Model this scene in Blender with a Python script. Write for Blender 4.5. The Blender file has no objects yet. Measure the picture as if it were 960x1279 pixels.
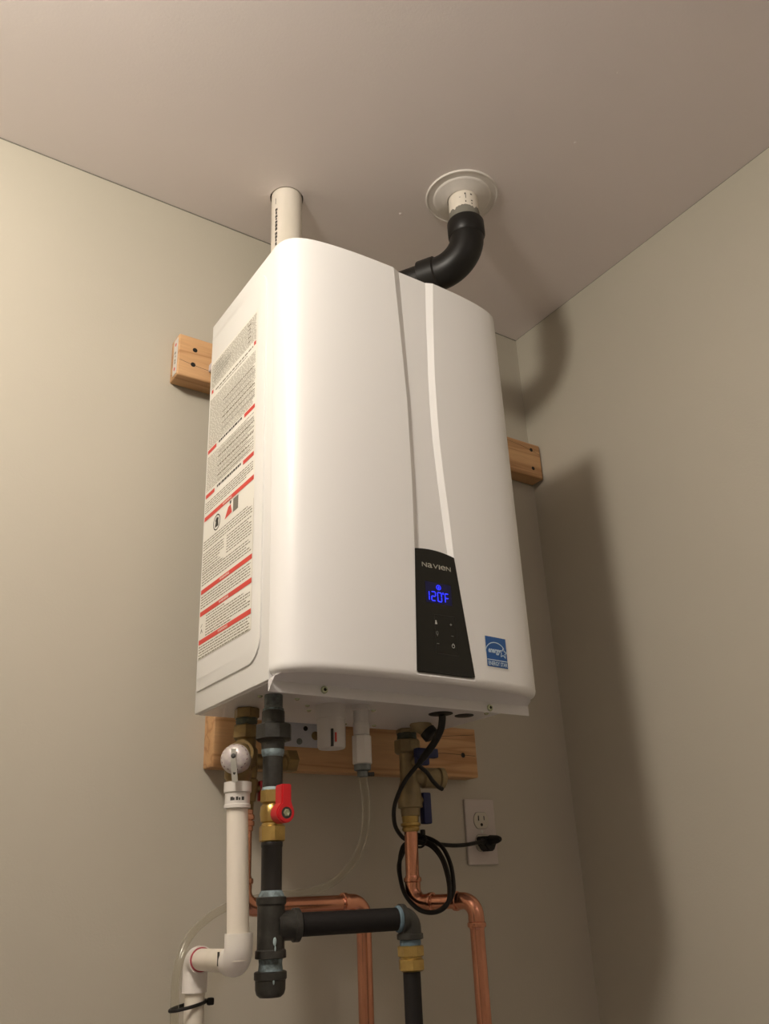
import bpy, bmesh, math, random
from mathutils import Vector, Matrix
random.seed(7)
S = bpy.context.scene
COL = S.collection
PI = math.pi

# ------------------------------------------------------------------ camera
cam_data = bpy.data.cameras.new('camera')
cam = bpy.data.objects.new('camera', cam_data); COL.objects.link(cam)
R_ = Vector((0.83284709, -0.55196894, -0.04118262)); U_ = Vector((-0.19352897, -0.36010016, 0.91261953)); F_ = Vector((0.51856751, 0.7521025, 0.40673035))
m = Matrix((R_, U_, -F_)).transposed().to_4x4(); m.translation = (-0.70321, -1.31985, -0.25518)
cam.matrix_world = m
cam_data.sensor_fit = 'HORIZONTAL'; cam_data.sensor_width = 36.0
cam_data.lens = 1074.2 / 960 * 36.0
cam_data.clip_start = 0.02
S.camera = cam

# ------------------------------------------------------------------ world, lights, exposure
W = bpy.data.worlds.new('world'); S.world = W; W.use_nodes = True
W.node_tree.nodes['Background'].inputs[0].default_value = (0.02, 0.02, 0.02, 1)
W.node_tree.nodes['Background'].inputs[1].default_value = 0.1

def lamp(name, kind, loc, power, color, size):
    d = bpy.data.lights.new(name, kind); d.energy = power; d.color = color
    if kind == 'POINT': d.shadow_soft_size = size
    else: d.size = size
    o = bpy.data.objects.new(name, d); o.location = loc; COL.objects.link(o); return o
lamp('ceiling_bulb_light', 'POINT', (-1.0, -0.88, 0.92), 17.0, (1.0, 0.925, 0.815), 0.075)
lamp('second_bulb_light', 'POINT', (0.1, -2.5, 0.75), 1.5, (1.0, 0.86, 0.88), 0.20)
S.view_settings.view_transform = 'Standard'; S.view_settings.look = 'None'
S.view_settings.gamma = 1.0; S.view_settings.use_curve_mapping = False
S.view_settings.exposure = 1.25

# ------------------------------------------------------------------ materials
def mat(name, color, rough=0.5, metal=0.0, bump=0.0, bscale=200, mottle=None, mscale=20, msharp=0.5, coat=0.0, emit=None, estr=1.0, spec=0.5, stretch=None):
    M = bpy.data.materials.new(name); M.use_nodes = True
    nt = M.node_tree; b = nt.nodes['Principled BSDF']
    b.inputs['Base Color'].default_value = (*color, 1); b.inputs['Roughness'].default_value = rough
    b.inputs['Metallic'].default_value = metal; b.inputs['Coat Weight'].default_value = coat
    b.inputs['Specular IOR Level'].default_value = spec
    if emit:
        b.inputs['Emission Color'].default_value = (*emit, 1); b.inputs['Emission Strength'].default_value = estr
    if bump or mottle:
        tc = nt.nodes.new('ShaderNodeTexCoord'); src = tc.outputs['Object']
        if stretch:
            mp = nt.nodes.new('ShaderNodeMapping'); mp.inputs['Scale'].default_value = stretch
            nt.links.new(src, mp.inputs['Vector']); src = mp.outputs['Vector']
    if bump:
        n = nt.nodes.new('ShaderNodeTexNoise'); n.inputs['Scale'].default_value = bscale; n.inputs['Detail'].default_value = 3
        bp = nt.nodes.new('ShaderNodeBump'); bp.inputs['Strength'].default_value = bump; bp.inputs['Distance'].default_value = 0.002
        nt.links.new(src, n.inputs['Vector']); nt.links.new(n.outputs['Fac'], bp.inputs['Height']); nt.links.new(bp.outputs['Normal'], b.inputs['Normal'])
    if mottle:
        n = nt.nodes.new('ShaderNodeTexNoise'); n.inputs['Scale'].default_value = mscale; n.inputs['Detail'].default_value = 5
        r = nt.nodes.new('ShaderNodeValToRGB'); r.color_ramp.elements[0].position = msharp - 0.15; r.color_ramp.elements[1].position = msharp + 0.15
        r.color_ramp.elements[0].color = (*mottle, 1); r.color_ramp.elements[1].color = (*color, 1)
        nt.links.new(src, n.inputs['Vector']); nt.links.new(n.outputs['Fac'], r.inputs['Fac']); nt.links.new(r.outputs['Color'], b.inputs['Base Color'])
    return M

M = {}
M['wall'] = mat('wall_paint', (0.474, 0.438, 0.360), 0.62, bump=0.12, bscale=260, mottle=(0.460, 0.425, 0.349), mscale=3)
M['ceiling'] = mat('ceiling_paint', (0.84, 0.775, 0.755), 0.75, bump=0.10, bscale=240)
M['floor'] = mat('floor_concrete', (0.43, 0.41, 0.44), 0.7, mottle=(0.39, 0.37, 0.40), mscale=4)
M['cover'] = mat('white_gloss_plastic', (0.80, 0.795, 0.78), 0.36, coat=0.0)
M['cabinet'] = mat('white_painted_steel', (0.74, 0.735, 0.71), 0.38)
M['underside'] = mat('white_steel_underside', (0.70, 0.69, 0.69), 0.34, metal=0.15)
M['black_panel'] = mat('black_gloss_panel', (0.010, 0.010, 0.008), 0.22, spec=0.35)
M['black'] = mat('black_plastic', (0.010, 0.009, 0.008), 0.5, spec=.35)
M['rubber'] = mat('black_cord_rubber', (0.009, 0.008, 0.007), 0.55, spec=.35)
M['abs'] = mat('black_abs', (0.009, 0.008, 0.007), 0.42, spec=.35, bump=0.04, bscale=90)
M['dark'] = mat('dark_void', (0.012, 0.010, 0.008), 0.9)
M['pvc'] = mat('white_pvc', (0.76, 0.70, 0.61), 0.38, mottle=(0.66, 0.61, 0.50), mscale=9, msharp=0.35, stretch=(3, 3, 0.6))
M['pvc_clean'] = mat('white_pvc_fitting', (0.77, 0.73, 0.69), 0.35, mottle=(0.70, 0.67, 0.60), mscale=14, msharp=0.35)
M['white_plastic'] = mat('white_plastic', (0.62, 0.59, 0.55), 0.42)
M['trap'] = mat('trap_plastic', (0.60, 0.57, 0.54), 0.45)
M['iron'] = mat('black_iron', (0.036, 0.034, 0.030), 0.42, metal=0.35, bump=0.25, bscale=220, mottle=(0.058, 0.056, 0.049), mscale=60, msharp=0.42)
M['iron_pipe'] = mat('black_iron_pipe', (0.014, 0.012, 0.011), 0.36, metal=0.2, mottle=(0.034, 0.030, 0.028), mscale=40, stretch=(1, 1, .2))
M['black_coat'] = mat('black_coated_pipe', (0.009, 0.0075, 0.007), 0.6, spec=.3)
M['galv'] = mat('galvanised', (0.20, 0.22, 0.22), 0.5, metal=0.6, mottle=(0.08, 0.09, 0.09), mscale=70, msharp=0.45)
M['dope'] = mat('pipe_dope', (0.22, 0.29, 0.31), 0.65, mottle=(0.06, 0.075, 0.07), mscale=110, msharp=0.44, bump=0.6, bscale=300)
M['dope_light'] = mat('pipe_dope_light', (0.34, 0.44, 0.45), 0.6)
M['dope_blue'] = mat('pipe_dope_blue', (0.13, 0.20, 0.25), 0.7, mottle=(0.09, 0.14, 0.17), mscale=90, bump=0.3)
M['green_tape'] = mat('green_thread_sealant', (0.040, 0.050, 0.038), 0.6, mottle=(0.09, 0.095, 0.05), mscale=120, msharp=0.4, bump=0.5)
M['brass'] = mat('yellow_brass', (0.52, 0.36, 0.12), 0.33, metal=0.8, mottle=(0.36, 0.24, 0.075), mscale=50, msharp=0.4)
M['brass_old'] = mat('dull_bronze', (0.24, 0.165, 0.065), 0.45, metal=0.6, mottle=(0.15, 0.10, 0.045), mscale=45, msharp=0.45, bump=0.15)
M['bronze'] = mat('cast_bronze', (0.30, 0.23, 0.125), 0.45, metal=0.5, mottle=(0.21, 0.16, 0.085), mscale=45, msharp=0.42, bump=0.2)
M['copper'] = mat('copper', (0.68, 0.32, 0.21), 0.25, metal=1.0, mottle=(0.54, 0.25, 0.16), mscale=25, msharp=0.42, stretch=(1, 1, .4))
M['red'] = mat('red_handle', (0.55, 0.012, 0.018), 0.38)
M['blue'] = mat('blue_handle', (0.008, 0.014, 0.085), 0.45)
M['steel'] = mat('zinc_screw', (0.55, 0.60, 0.42), 0.25, metal=0.9)
M['chrome'] = mat('steel_lever', (0.62, 0.62, 0.58), 0.28, metal=0.7)
M['bracket'] = mat('galvanised_bracket', (0.52, 0.53, 0.58), 0.4, metal=0.2)
M['paper'] = mat('label_paper', (0.78, 0.765, 0.70), 0.5)
M['dial'] = mat('dial_foil', (0.50, 0.46, 0.43), 0.3, metal=0.3, mottle=(0.38, 0.33, 0.34), mscale=160, msharp=0.45)
M['dial_ink'] = mat('dial_ink', (0.16, 0.07, 0.10), 0.5)
M['ink'] = mat('label_ink', (0.20, 0.18, 0.135), 0.6)
M['ink_soft'] = mat('label_ink_soft', (0.36, 0.335, 0.27), 0.6)
M['ink_black'] = mat('label_ink_black', (0.03, 0.028, 0.022), 0.6)
M['red_print'] = mat('label_red', (0.62, 0.055, 0.04), 0.5)
M['white_print'] = mat('label_white', (0.80, 0.70, 0.62), 0.5)
M['grey_print'] = mat('label_grey', (0.17, 0.16, 0.13), 0.5)
M['energy_blue'] = mat('sticker_blue', (0.014, 0.10, 0.34), 0.4)
M['energy_white'] = mat('sticker_white', (0.55, 0.70, 0.82), 0.4)
M['sticker_edge'] = mat('sticker_edge', (0.78, 0.78, 0.74), 0.4)
M['logo'] = mat('silver_print', (0.36, 0.35, 0.29), 0.4)
M['icon'] = mat('dim_icon_print', (0.22, 0.22, 0.20), 0.5)
M['icon_bright'] = mat('bright_icon_print', (0.6, 0.6, 0.56), 0.5)
M['seam'] = mat('key_outline', (0.030, 0.028, 0.024), 0.6)
M['led'] = mat('blue_backlit_digits', (0.0, 0.0, 0.02), 0.5, emit=(0.02, 0.03, 1.0), estr=1.1)
M['led_dim'] = mat('blue_digit_glow', (0.0, 0.0, 0.01), 0.4, emit=(0.0, 0.0, 0.6), estr=0.012)  # faint emission painted in for the blurred glow around the digits
M['outlet_face'] = mat('outlet_face', (0.56, 0.52, 0.43), 0.4)
M['plate'] = mat('wall_plate_plastic', (0.56, 0.50, 0.46), 0.4)
M['tube_print'] = mat('pipe_print', (0.07, 0.06, 0.05), 0.6)
M['tag_red'] = mat('tag_red', (0.6, 0.09, 0.08), 0.6)
M['purple'] = mat('primer_purple', (0.38, 0.05, 0.07), 0.6)
M['primer_grey'] = mat('glue_grey', (0.20, 0.19, 0.16), 0.6)

def wood_mat():
    W_ = bpy.data.materials.new('pine_board'); W_.use_nodes = True; nt = W_.node_tree; b = nt.nodes['Principled BSDF']
    b.inputs['Roughness'].default_value = 0.55
    tc = nt.nodes.new('ShaderNodeTexCoord'); mp = nt.nodes.new('ShaderNodeMapping'); mp.inputs['Scale'].default_value = (.8, 9, 13)
    n = nt.nodes.new('ShaderNodeTexNoise'); n.inputs['Scale'].default_value = 1.8; n.inputs['Detail'].default_value = 3; n.inputs['Distortion'].default_value = 0.35
    mt = nt.nodes.new('ShaderNodeMath'); mt.operation = 'MULTIPLY'; mt.inputs[1].default_value = 4.0
    fr = nt.nodes.new('ShaderNodeMath'); fr.operation = 'PINGPONG'; fr.inputs[1].default_value = 1.0
    r = nt.nodes.new('ShaderNodeValToRGB')
    e = r.color_ramp.elements; e[0].position = 0.0; e[0].color = (0.44, 0.225, 0.09, 1); e[1].position = 0.16; e[1].color = (0.60, 0.345, 0.16, 1)
    k = r.color_ramp.elements.new(1.0); k.color = (0.68, 0.41, 0.20, 1)
    n2 = nt.nodes.new('ShaderNodeTexNoise'); n2.inputs['Scale'].default_value = 30; mp2 = nt.nodes.new('ShaderNodeMapping'); mp2.inputs['Scale'].default_value = (0.8, 12, 12)
    mx = nt.nodes.new('ShaderNodeMixRGB'); mx.blend_type = 'MULTIPLY'; mx.inputs['Fac'].default_value = 0.25
    L = nt.links.new
    L(tc.outputs['Object'], mp.inputs['Vector']); L(mp.outputs['Vector'], n.inputs['Vector']); L(n.outputs['Fac'], mt.inputs[0]); L(mt.outputs[0], fr.inputs[0])
    L(fr.outputs[0], r.inputs['Fac']); L(tc.outputs['Object'], mp2.inputs['Vector']); L(mp2.outputs['Vector'], n2.inputs['Vector'])
    L(r.outputs['Color'], mx.inputs['Color1']); L(n2.outputs['Fac'], mx.inputs['Color2']); L(mx.outputs['Color'], b.inputs['Base Color'])
    return W_
M['wood'] = wood_mat()

def clear_mat():
    m_ = bpy.data.materials.new('clear_vinyl'); m_.use_nodes = True; nt = m_.node_tree
    nt.nodes.remove(nt.nodes['Principled BSDF']); out = nt.nodes['Material Output']
    t = nt.nodes.new('ShaderNodeBsdfTransparent'); t.inputs[0].default_value = (0.93, 0.92, 0.88, 1)
    g = nt.nodes.new('ShaderNodeBsdfGlossy'); g.inputs['Roughness'].default_value = 0.12; g.inputs[0].default_value = (0.9, 0.9, 0.85, 1)
    d = nt.nodes.new('ShaderNodeBsdfDiffuse'); d.inputs[0].default_value = (0.70, 0.68, 0.62, 1)
    lw = nt.nodes.new('ShaderNodeLayerWeight'); lw.inputs['Blend'].default_value = 0.45
    rp = nt.nodes.new('ShaderNodeValToRGB'); rp.color_ramp.elements[0].color = (0.05,) * 3 + (1,); rp.color_ramp.elements[1].color = (0.75,) * 3 + (1,); rp.color_ramp.elements[0].position = 0.25
    m1 = nt.nodes.new('ShaderNodeMixShader'); m1.inputs[0].default_value = 0.45
    m2 = nt.nodes.new('ShaderNodeMixShader'); L = nt.links.new
    L(g.outputs[0], m1.inputs[1]); L(d.outputs[0], m1.inputs[2]); L(lw.outputs['Facing'], rp.inputs[0]); L(rp.outputs['Color'], m2.inputs[0])
    L(t.outputs[0], m2.inputs[1]); L(m1.outputs[0], m2.inputs[2]); L(m2.outputs[0], out.inputs['Surface'])
    return m_
M['clear'] = clear_mat()

# ------------------------------------------------------------------ builders
WL = {}   # world location of every object made here
def thing(name, label, cat, loc=(0, 0, 0), group=None):
    o = bpy.data.objects.new(name, None); COL.objects.link(o); o.location = loc; o.empty_display_size = 0.02
    WL[o] = Vector(loc); o['label'] = label; o['category'] = cat
    if group: o['group'] = group
    return o
def obj(name, bm, material, parent=None, label=None, angle=35, kind=None, loc=None):
    base = WL[parent] if parent else Vector(loc or (0, 0, 0))
    bmesh.ops.recalc_face_normals(bm, faces=bm.faces[:])
    if base.length: bmesh.ops.translate(bm, verts=bm.verts[:], vec=-base)
    me = bpy.data.meshes.new(name); bm.to_mesh(me); bm.free()
    if angle:
        for p in me.polygons: p.use_smooth = True
        me.set_sharp_from_angle(angle=math.radians(angle))
    me.materials.append(M[material])
    o = bpy.data.objects.new(name, me); COL.objects.link(o)
    if parent: o.parent = parent
    else: o.location = base
    WL[o] = base
    if label: o['label'] = label
    if kind: o['kind'] = kind
    return o
def tag(o, label, cat, group=None):
    o['label'] = label; o['category'] = cat
    if group: o['group'] = group
    return o
def B(): return bmesh.new()
def box(bm, a, b, bevel=0.0, seg=2):
    a, b = Vector(a), Vector(b); c = (a + b) / 2; d = b - a
    r = bmesh.ops.create_cube(bm, size=1.0, matrix=Matrix.Translation(c) @ Matrix.Diagonal((abs(d.x), abs(d.y), abs(d.z), 1)))
    if bevel:
        es = {e for v in r['verts'] for e in v.link_edges}
        bmesh.ops.bevel(bm, geom=list(es), offset=bevel, segments=seg, affect='EDGES', profile=0.5)
    return bm
def frame(d, ref=None):
    d = Vector(d).normalized(); r = Vector(ref) if ref else (Vector((0, 0, 1)) if abs(d.z) < 0.9 else Vector((1, 0, 0)))
    u = d.cross(r).normalized(); v = u.cross(d).normalized() * -1
    return u, d.cross(u).normalized()
def lathe(bm, o, d, prof, n=32, rot=0.0, ref=None, caps=True):
    o = Vector(o); d = Vector(d).normalized(); u, v = frame(d, ref); rings = []
    for s, r in prof:
        c = o + d * s
        rings.append([bm.verts.new(c + (u * math.cos(rot + 2 * PI * k / n) + v * math.sin(rot + 2 * PI * k / n)) * max(r, 1e-5)) for k in range(n)])
    for a, b in zip(rings, rings[1:]):
        for k in range(n): bm.faces.new((a[k], a[(k + 1) % n], b[(k + 1) % n], b[k]))
    if caps:
        bm.faces.new(rings[0][::-1]); bm.faces.new(rings[-1])
    return bm
def vert(bm, x, y, segs, n=32, rot=0.0):
    """stack along z, segs = [(z, r), ...] from the top down"""
    return lathe(bm, (x, y, 0), (0, 0, -1), [(-z, r) for z, r in segs], n, rot)
def hexa(bm, o, d, L, r, n=6, rot=0.3, ch=0.0012, ref=None):
    return lathe(bm, o, d, [(0, r - ch * 1.6), (ch, r), (L - ch, r), (L, r - ch * 1.6)], n, rot, ref)
def smooth_path(pts, k=8):
    pts = [Vector(p) for p in pts]; P = [2 * pts[0] - pts[1]] + pts + [2 * pts[-1] - pts[-2]]; out = []
    for i in range(1, len(P) - 2):
        p0, p1, p2, p3 = P[i - 1], P[i], P[i + 1], P[i + 2]
        for j in range(k):
            t = j / k
            out.append(0.5 * ((2 * p1) + (p2 - p0) * t + (2 * p0 - 5 * p1 + 4 * p2 - p3) * t * t + (3 * p1 - p0 - 3 * p2 + p3) * t ** 3))
    return out + [pts[-1]]
def tube(bm, pts, r, n=16, caps=True):
    pts = [Vector(p) for p in pts]; N = len(pts); rs = r if isinstance(r, (list, tuple)) else [r] * N
    T = [(pts[min(i + 1, N - 1)] - pts[max(i - 1, 0)]).normalized() for i in range(N)]
    u, v = frame(T[0]); rings = []
    for i in range(N):
        if i:
            q = T[i - 1].rotation_difference(T[i]); u = q @ u; v = q @ v
        rings.append([bm.verts.new(pts[i] + (u * math.cos(2 * PI * k / n) + v * math.sin(2 * PI * k / n)) * rs[i]) for k in range(n)])
    for a, b in zip(rings, rings[1:]):
        for k in range(n): bm.faces.new((a[k], a[(k + 1) % n], b[(k + 1) % n], b[k]))
    if caps: bm.faces.new(rings[0][::-1]); bm.faces.new(rings[-1])
    return bm
def arc(c, d0, d1, R, n=12):
    """centreline of a 90 degree bend with corner c, arriving from c+d0 and leaving to c+d1"""
    c = Vector(c); d0 = Vector(d0).normalized(); d1 = Vector(d1).normalized(); o = c + (d0 + d1) * R
    return [o - d1 * R * math.cos(t) - d0 * R * math.sin(t) for t in [PI / 2 * k / n for k in range(n + 1)]]
def poly_prism(bm, pts3, vec):
    vs = [bm.verts.new(p) for p in pts3]; f = bm.faces.new(vs)
    r = bmesh.ops.extrude_face_region(bm, geom=[f]); bmesh.ops.translate(bm, verts=[g for g in r['geom'] if isinstance(g, bmesh.types.BMVert)], vec=vec)
    return bm

# ------------------------------------------------------------------ the room
XL, XR, YB, YF, ZF, ZC = -2.1, 0.6404, 0.0, -3.1, -1.5, 1.0337
def plane_structure(name, a, b, m_):
    o = obj(name, box(B(), a, b), m_, angle=0, kind='structure'); return o
plane_structure('floor', (XL - .1, YF - .1, ZF - .1), (XR + .1, YB + .1, ZF), 'floor')
plane_structure('wall_back', (XL - .1, 0, ZF), (XR + .1, .1, ZC), 'wall')
plane_structure('wall_right', (XR, YF - .1, ZF), (XR + .1, 0, ZC), 'wall')
plane_structure('wall_left', (XL - .1, YF - .1, ZF), (XL, 0, ZC), 'wall')
plane_structure('wall_front', (XL, YF - .1, ZF), (XR, YF, ZC), 'wall')
# ceiling with a real hole around the intake pipe
PIX, PIY = -0.0909, -0.1357
bm = B()
def loop(bm, pts):
    vs = [bm.verts.new(p) for p in pts]; return [bm.edges.new((vs[i], vs[(i + 1) % len(vs)])) for i in range(len(vs))]
es = loop(bm, [(XL - .1, YF - .1, ZC), (XR + .1, YF - .1, ZC), (XR + .1, .1, ZC), (XL - .1, .1, ZC)])
es += loop(bm, [(PIX + .0005 + .0332 * math.cos(t) * (1 + .012 * math.sin(5 * t)), PIY + .0010 + .0332 * math.sin(t) * (1 + .012 * math.cos(3 * t)), ZC) for t in [2 * PI * k / 48 for k in range(48)]])
bmesh.ops.triangle_fill(bm, edges=es, use_beauty=True)
r = bmesh.ops.extrude_face_region(bm, geom=bm.faces[:]); bmesh.ops.translate(bm, verts=[g for g in r['geom'] if isinstance(g, bmesh.types.BMVert)], vec=(0, 0, .016))
ceil = obj('ceiling', bm, 'ceiling', angle=0, kind='structure')
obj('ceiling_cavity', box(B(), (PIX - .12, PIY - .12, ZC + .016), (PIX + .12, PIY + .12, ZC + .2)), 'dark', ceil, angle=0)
bm = B()
for x, y, s in ((.130, -.219, .0035), (.309, -.544, .003), (.262, -.693, .0014)):
    lathe(bm, (x, y, ZC + .0005), (0, 0, -1), [(0, s), (.0012, s * .8), (.0018, s * .3)], 10)
obj('paint_drip', bm, 'ceiling', ceil, 'tiny paint lumps')
# thin dark grey strips where walls meet the ceiling
obj('ceiling_line_1', box(B(), (XL, -.0012, ZC - .0016), (XR, 0, ZC)), 'primer_grey', angle=0, kind='structure')
obj('ceiling_line_2', box(B(), (XR - .0006, YF, ZC - .0007), (XR, 0, ZC)), 'primer_grey', angle=0, kind='structure')

# ------------------------------------------------------------------ water heater
HW, HD0, HD1, HH = 0.22, -0.100, -0.343, 0.695
heater = thing('water_heater', 'white wall-hung tankless water heater with curved glossy front and blue digital display', 'water heater', (0, HD0, 0))
cab = obj('cabinet', box(B(), (-HW, HD1, 0), (HW, HD0, HH), .0022, 2), 'cabinet', heater)
# bottom plate with its screws
bp = obj('bottom_plate', box(B(), (-HW + .006, HD1 + .004, -.0012), (HW - .006, HD0 - .004, .002)), 'underside', heater, angle=0)
for x, y in ((-.1, -.228), (-.081, -.198), (.009, -.234), (.063, -.123), (.078, -.129), (-.19, -.259), (-.022, -.142), (.025, -.124), (-.135, -.262), (.17, -.15), (.19, -.28)):
    obj('screw', lathe(B(), (x, y, -.0005), (0, 0, -1), [(0, .0038), (.0018, .0036), (.0030, .0022)], 12), 'steel', bp)
# raised panel on the left side
def rounded(y0, y1, z0, z1, r, n=8, r0=None):
    """outline back edge straight, two front corners rounded; y1 is the front (more negative)"""
    pts = [(y0, z0)]
    pts += [(y1 + r - r * math.sin(t), z0 + r - r * math.cos(t)) for t in [PI / 2 * k / n for k in range(n + 1)]]
    pts += [(y1 + r - r * math.cos(t), z1 - r + r * math.sin(t)) for t in [PI / 2 * k / n for k in range(n + 1)]]
    pts.append((y0, z1)); return pts
def ring_panel(bm, rings):
    vr = [[bm.verts.new((x, y, z)) for y, z in pts] for x, pts in rings]
    for a, b in zip(vr, vr[1:]):
        for k in range(len(a)): bm.faces.new((a[k], a[(k + 1) % len(a)], b[(k + 1) % len(a)], b[k]))
    bm.faces.new(vr[-1]); return bm
bm = ring_panel(B(), [(-.2190, rounded(-.1082, -.3215, .0312, .672, .036)), (-.2222, rounded(-.1086, -.3210, .0317, .6715, .036)), (-.2226, rounded(-.1095, -.3195, .0335, .670, .035)),
                      (-.2236, rounded(-.1110, -.3060, .0480, .655, .026)), (-.2238, rounded(-.1120, -.3045, .0495, .6535, .026))])
side = obj('side_panel', bm, 'cabinet', heater, angle=25)
SX = -.2238

# ---- front cover
def build_profile():
    half = [(-.2200, -.3440), (-.2196, -.3515), (-.2180, -.3595), (-.2150, -.3670), (-.2105, -.3735), (-.2045, -.3793), (-.1970, -.3842), (-.1880, -.3880), (-.1770, -.3912), (-.1640, -.3940), (-.1480, -.3964), (-.1300, -.3984), (-.1080, -.4002), (-.0820, -.4014), (-.0540, -.4022), (-.0250, -.4026), (0, -.4027)]
    return smooth_path([(x, y, 0) for x, y in half], 3), smooth_path([(-x, y, 0) for x, y in half[::-1]], 3)
LP, RP = build_profile(); PROF = LP + RP[1:]
def ysurf(x):
    for a, b in zip(PROF, PROF[1:]):
        if a.x <= x <= b.x and b.x > a.x: return a.y + (b.y - a.y) * (x - a.x) / (b.x - a.x)
    return -.36
ARC = [0.0]
for a, b in zip(PROF, PROF[1:]): ARC.append(ARC[-1] + (b - a).length)
def at_arc(s):
    for i in range(len(PROF) - 1):
        if s <= ARC[i + 1] or i == len(PROF) - 2:
            t = (s - ARC[i]) / (ARC[i + 1] - ARC[i]); p = PROF[i].lerp(PROF[i + 1], t); d = (PROF[i + 1] - PROF[i]).normalized(); return p, Vector((d.y, -d.x, 0))
def arc_of_x(x):
    for i in range(len(PROF) - 1):
        a, b = PROF[i], PROF[i + 1]
        if a.x <= x <= b.x and b.x > a.x: return ARC[i] + (ARC[i + 1] - ARC[i]) * (x - a.x) / (b.x - a.x)
def interp(tab, z):
    if z <= tab[0][0]: return tab[0][1]
    for (z0, v0), (z1, v1) in zip(tab, tab[1:]):
        if z <= z1: return v0 + (v1 - v0) * (z - z0) / (z1 - z0)
    return tab[-1][1]
XLo = [(.018, -.0300), (.196, -.0215), (.303, -.0190), (.441, -.0190), (.56, -.0240), (.695, -.0305)]     # outer edge of left step
XLi = [(.018, -.0250), (.196, -.0135), (.303, -.0095), (.441, -.0090), (.56, -.0120), (.695, -.0165)]
XRi = [(.018, .0660), (.196, .0420), (.262, .0370), (.33, .0326), (.385, .0298), (.44, .0290), (.50, .0300), (.562, .0326), (.63, .0351), (.695, .0384)]
XRo = [(.018, .0710), (.196, .0492), (.262, .0462), (.33, .0414), (.385, .0390), (.44, .0386), (.50, .0395), (.562, .0422), (.63, .0462), (.695, .0510)]
DEPTH = .0056
def recess(x, z):
    a, b, c, d = interp(XLo, z), interp(XLi, z), interp(XRi, z), interp(XRo, z)
    if x <= a or x >= d: f = 0
    elif x < b: f = (x - a) / (b - a)
    elif x <= c: f = 1
    else: f = (d - x) / (d - c)
    if z < .018: f *= max(0, (z - .013) / .005)
    return f * DEPTH
rows = [(.6938, .0030), (.6947, .0012), (.6935, .0003), (.690, 0)] + [(.690 - .672 * k / 40, 0) for k in range(1, 40)] + [(.018, 0), (.0165, 0), (.0145, .0002), (.0122, .0007), (.0100, .0016), (.0082, .0030), (.0068, .0049), (.0060, .0072), (.0058, .0100), (.0062, .0124), (.0078, .0140), (.0125, .0143), (.0200, .0145)]
NL, NC, NR = 44, 10, 44
bm = B(); grid = []
for z, off in rows:
    xa, xb, xc, xd = (interp(t, z) for t in (XLo, XLi, XRi, XRo))
    sa, sd = arc_of_x(xa), arc_of_x(xd); ss = [sa * k / NL for k in range(NL + 1)]
    ss += [arc_of_x(x) for x in [xb + (xc - xb) * k / NC for k in range(NC + 1)]]
    ss += [sd + (ARC[-1] - sd) * k / NR for k in range(NR + 1)]
    row = []
    for s in ss:
        p, nrm = at_arc(min(max(s, 0), ARC[-1]))      # nrm points out (towards -y at the front)
        o_ = off
        if z < .0085 or off > .012: # the rolled lower lip narrows under the display
            o_ = off * (1 - .28 * math.exp(-((p.x - .045) / .035) ** 2))
        q = p - nrm * o_; q.y += recess(p.x, z); q.y = min(q.y, -.3436)
        row.append(bm.verts.new((q.x, q.y, z)))
    grid.append(row)
for a, b in zip(grid, grid[1:]):
    for k in range(len(a) - 1): bm.faces.new((a[k], a[k + 1], b[k + 1], b[k]))
top = grid[0]; bm.faces.new(top)
bmesh.ops.remove_doubles(bm, verts=bm.verts[:], dist=1e-6)
cover = obj('front_cover', bm, 'cover', heater, angle=19)

# ---- folded flange under the cover, two screws
bm = B()
box(bm, (-HW, HD1 - .0012, -.0150), (HW, HD1, .0005), .0004, 1)
vs = [bm.verts.new(p) for p in ((-HW + .001, HD1 - .0008, -.0006), (HW - .002, HD1 - .0008, -.0006), (HW - .0045, HD1 - .012, .004), (HW - .016, -.369, .0085), (.165, -.3835, .0098), (.10, -.392, .0098), (0, -.394, .0098), (-.10, -.392, .0098), (-.165, -.3835, .0098), (-HW + .016, -.369, .0085), (-HW + .0045, HD1 - .012, .004))]
f = bm.faces.new(vs); r = bmesh.ops.extrude_face_region(bm, geom=[f]); bmesh.ops.translate(bm, verts=[g for g in r['geom'] if isinstance(g, bmesh.types.BMVert)], vec=(0, 0, .001))
vs = [bm.verts.new(p) for p in ((-HW, HD1 - .0012, -.0150), (-HW, HD1 - .0012, .0005), (-HW + .0012, HD1 - .016, .0015), (-HW + .0008, HD1 - .010, -.004))]
bm.faces.new(vs)
flange = obj('bottom_flange', bm, 'underside', heater, angle=20)
for x, z in ((-.1393, -.0062), (.1422, -.0086)):
    s_ = obj('screw', lathe(B(), (x, HD1 - .001, z), (0, -1, 0), [(0, .0052), (.0012, .0052), (.0030, .0040), (.0032, .0024), (.0022, .0014)], 16), 'steel', flange)
    bm = B(); box(bm, (x - .0023, HD1 - .0044, z - .0006), (x + .0023, HD1 - .0028, z + .0006)); box(bm, (x - .0006, HD1 - .0044, z - .0023), (x + .0006, HD1 - .0028, z + .0023))
    obj('screw_slot', bm, 'dark', flange, angle=0)

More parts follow.
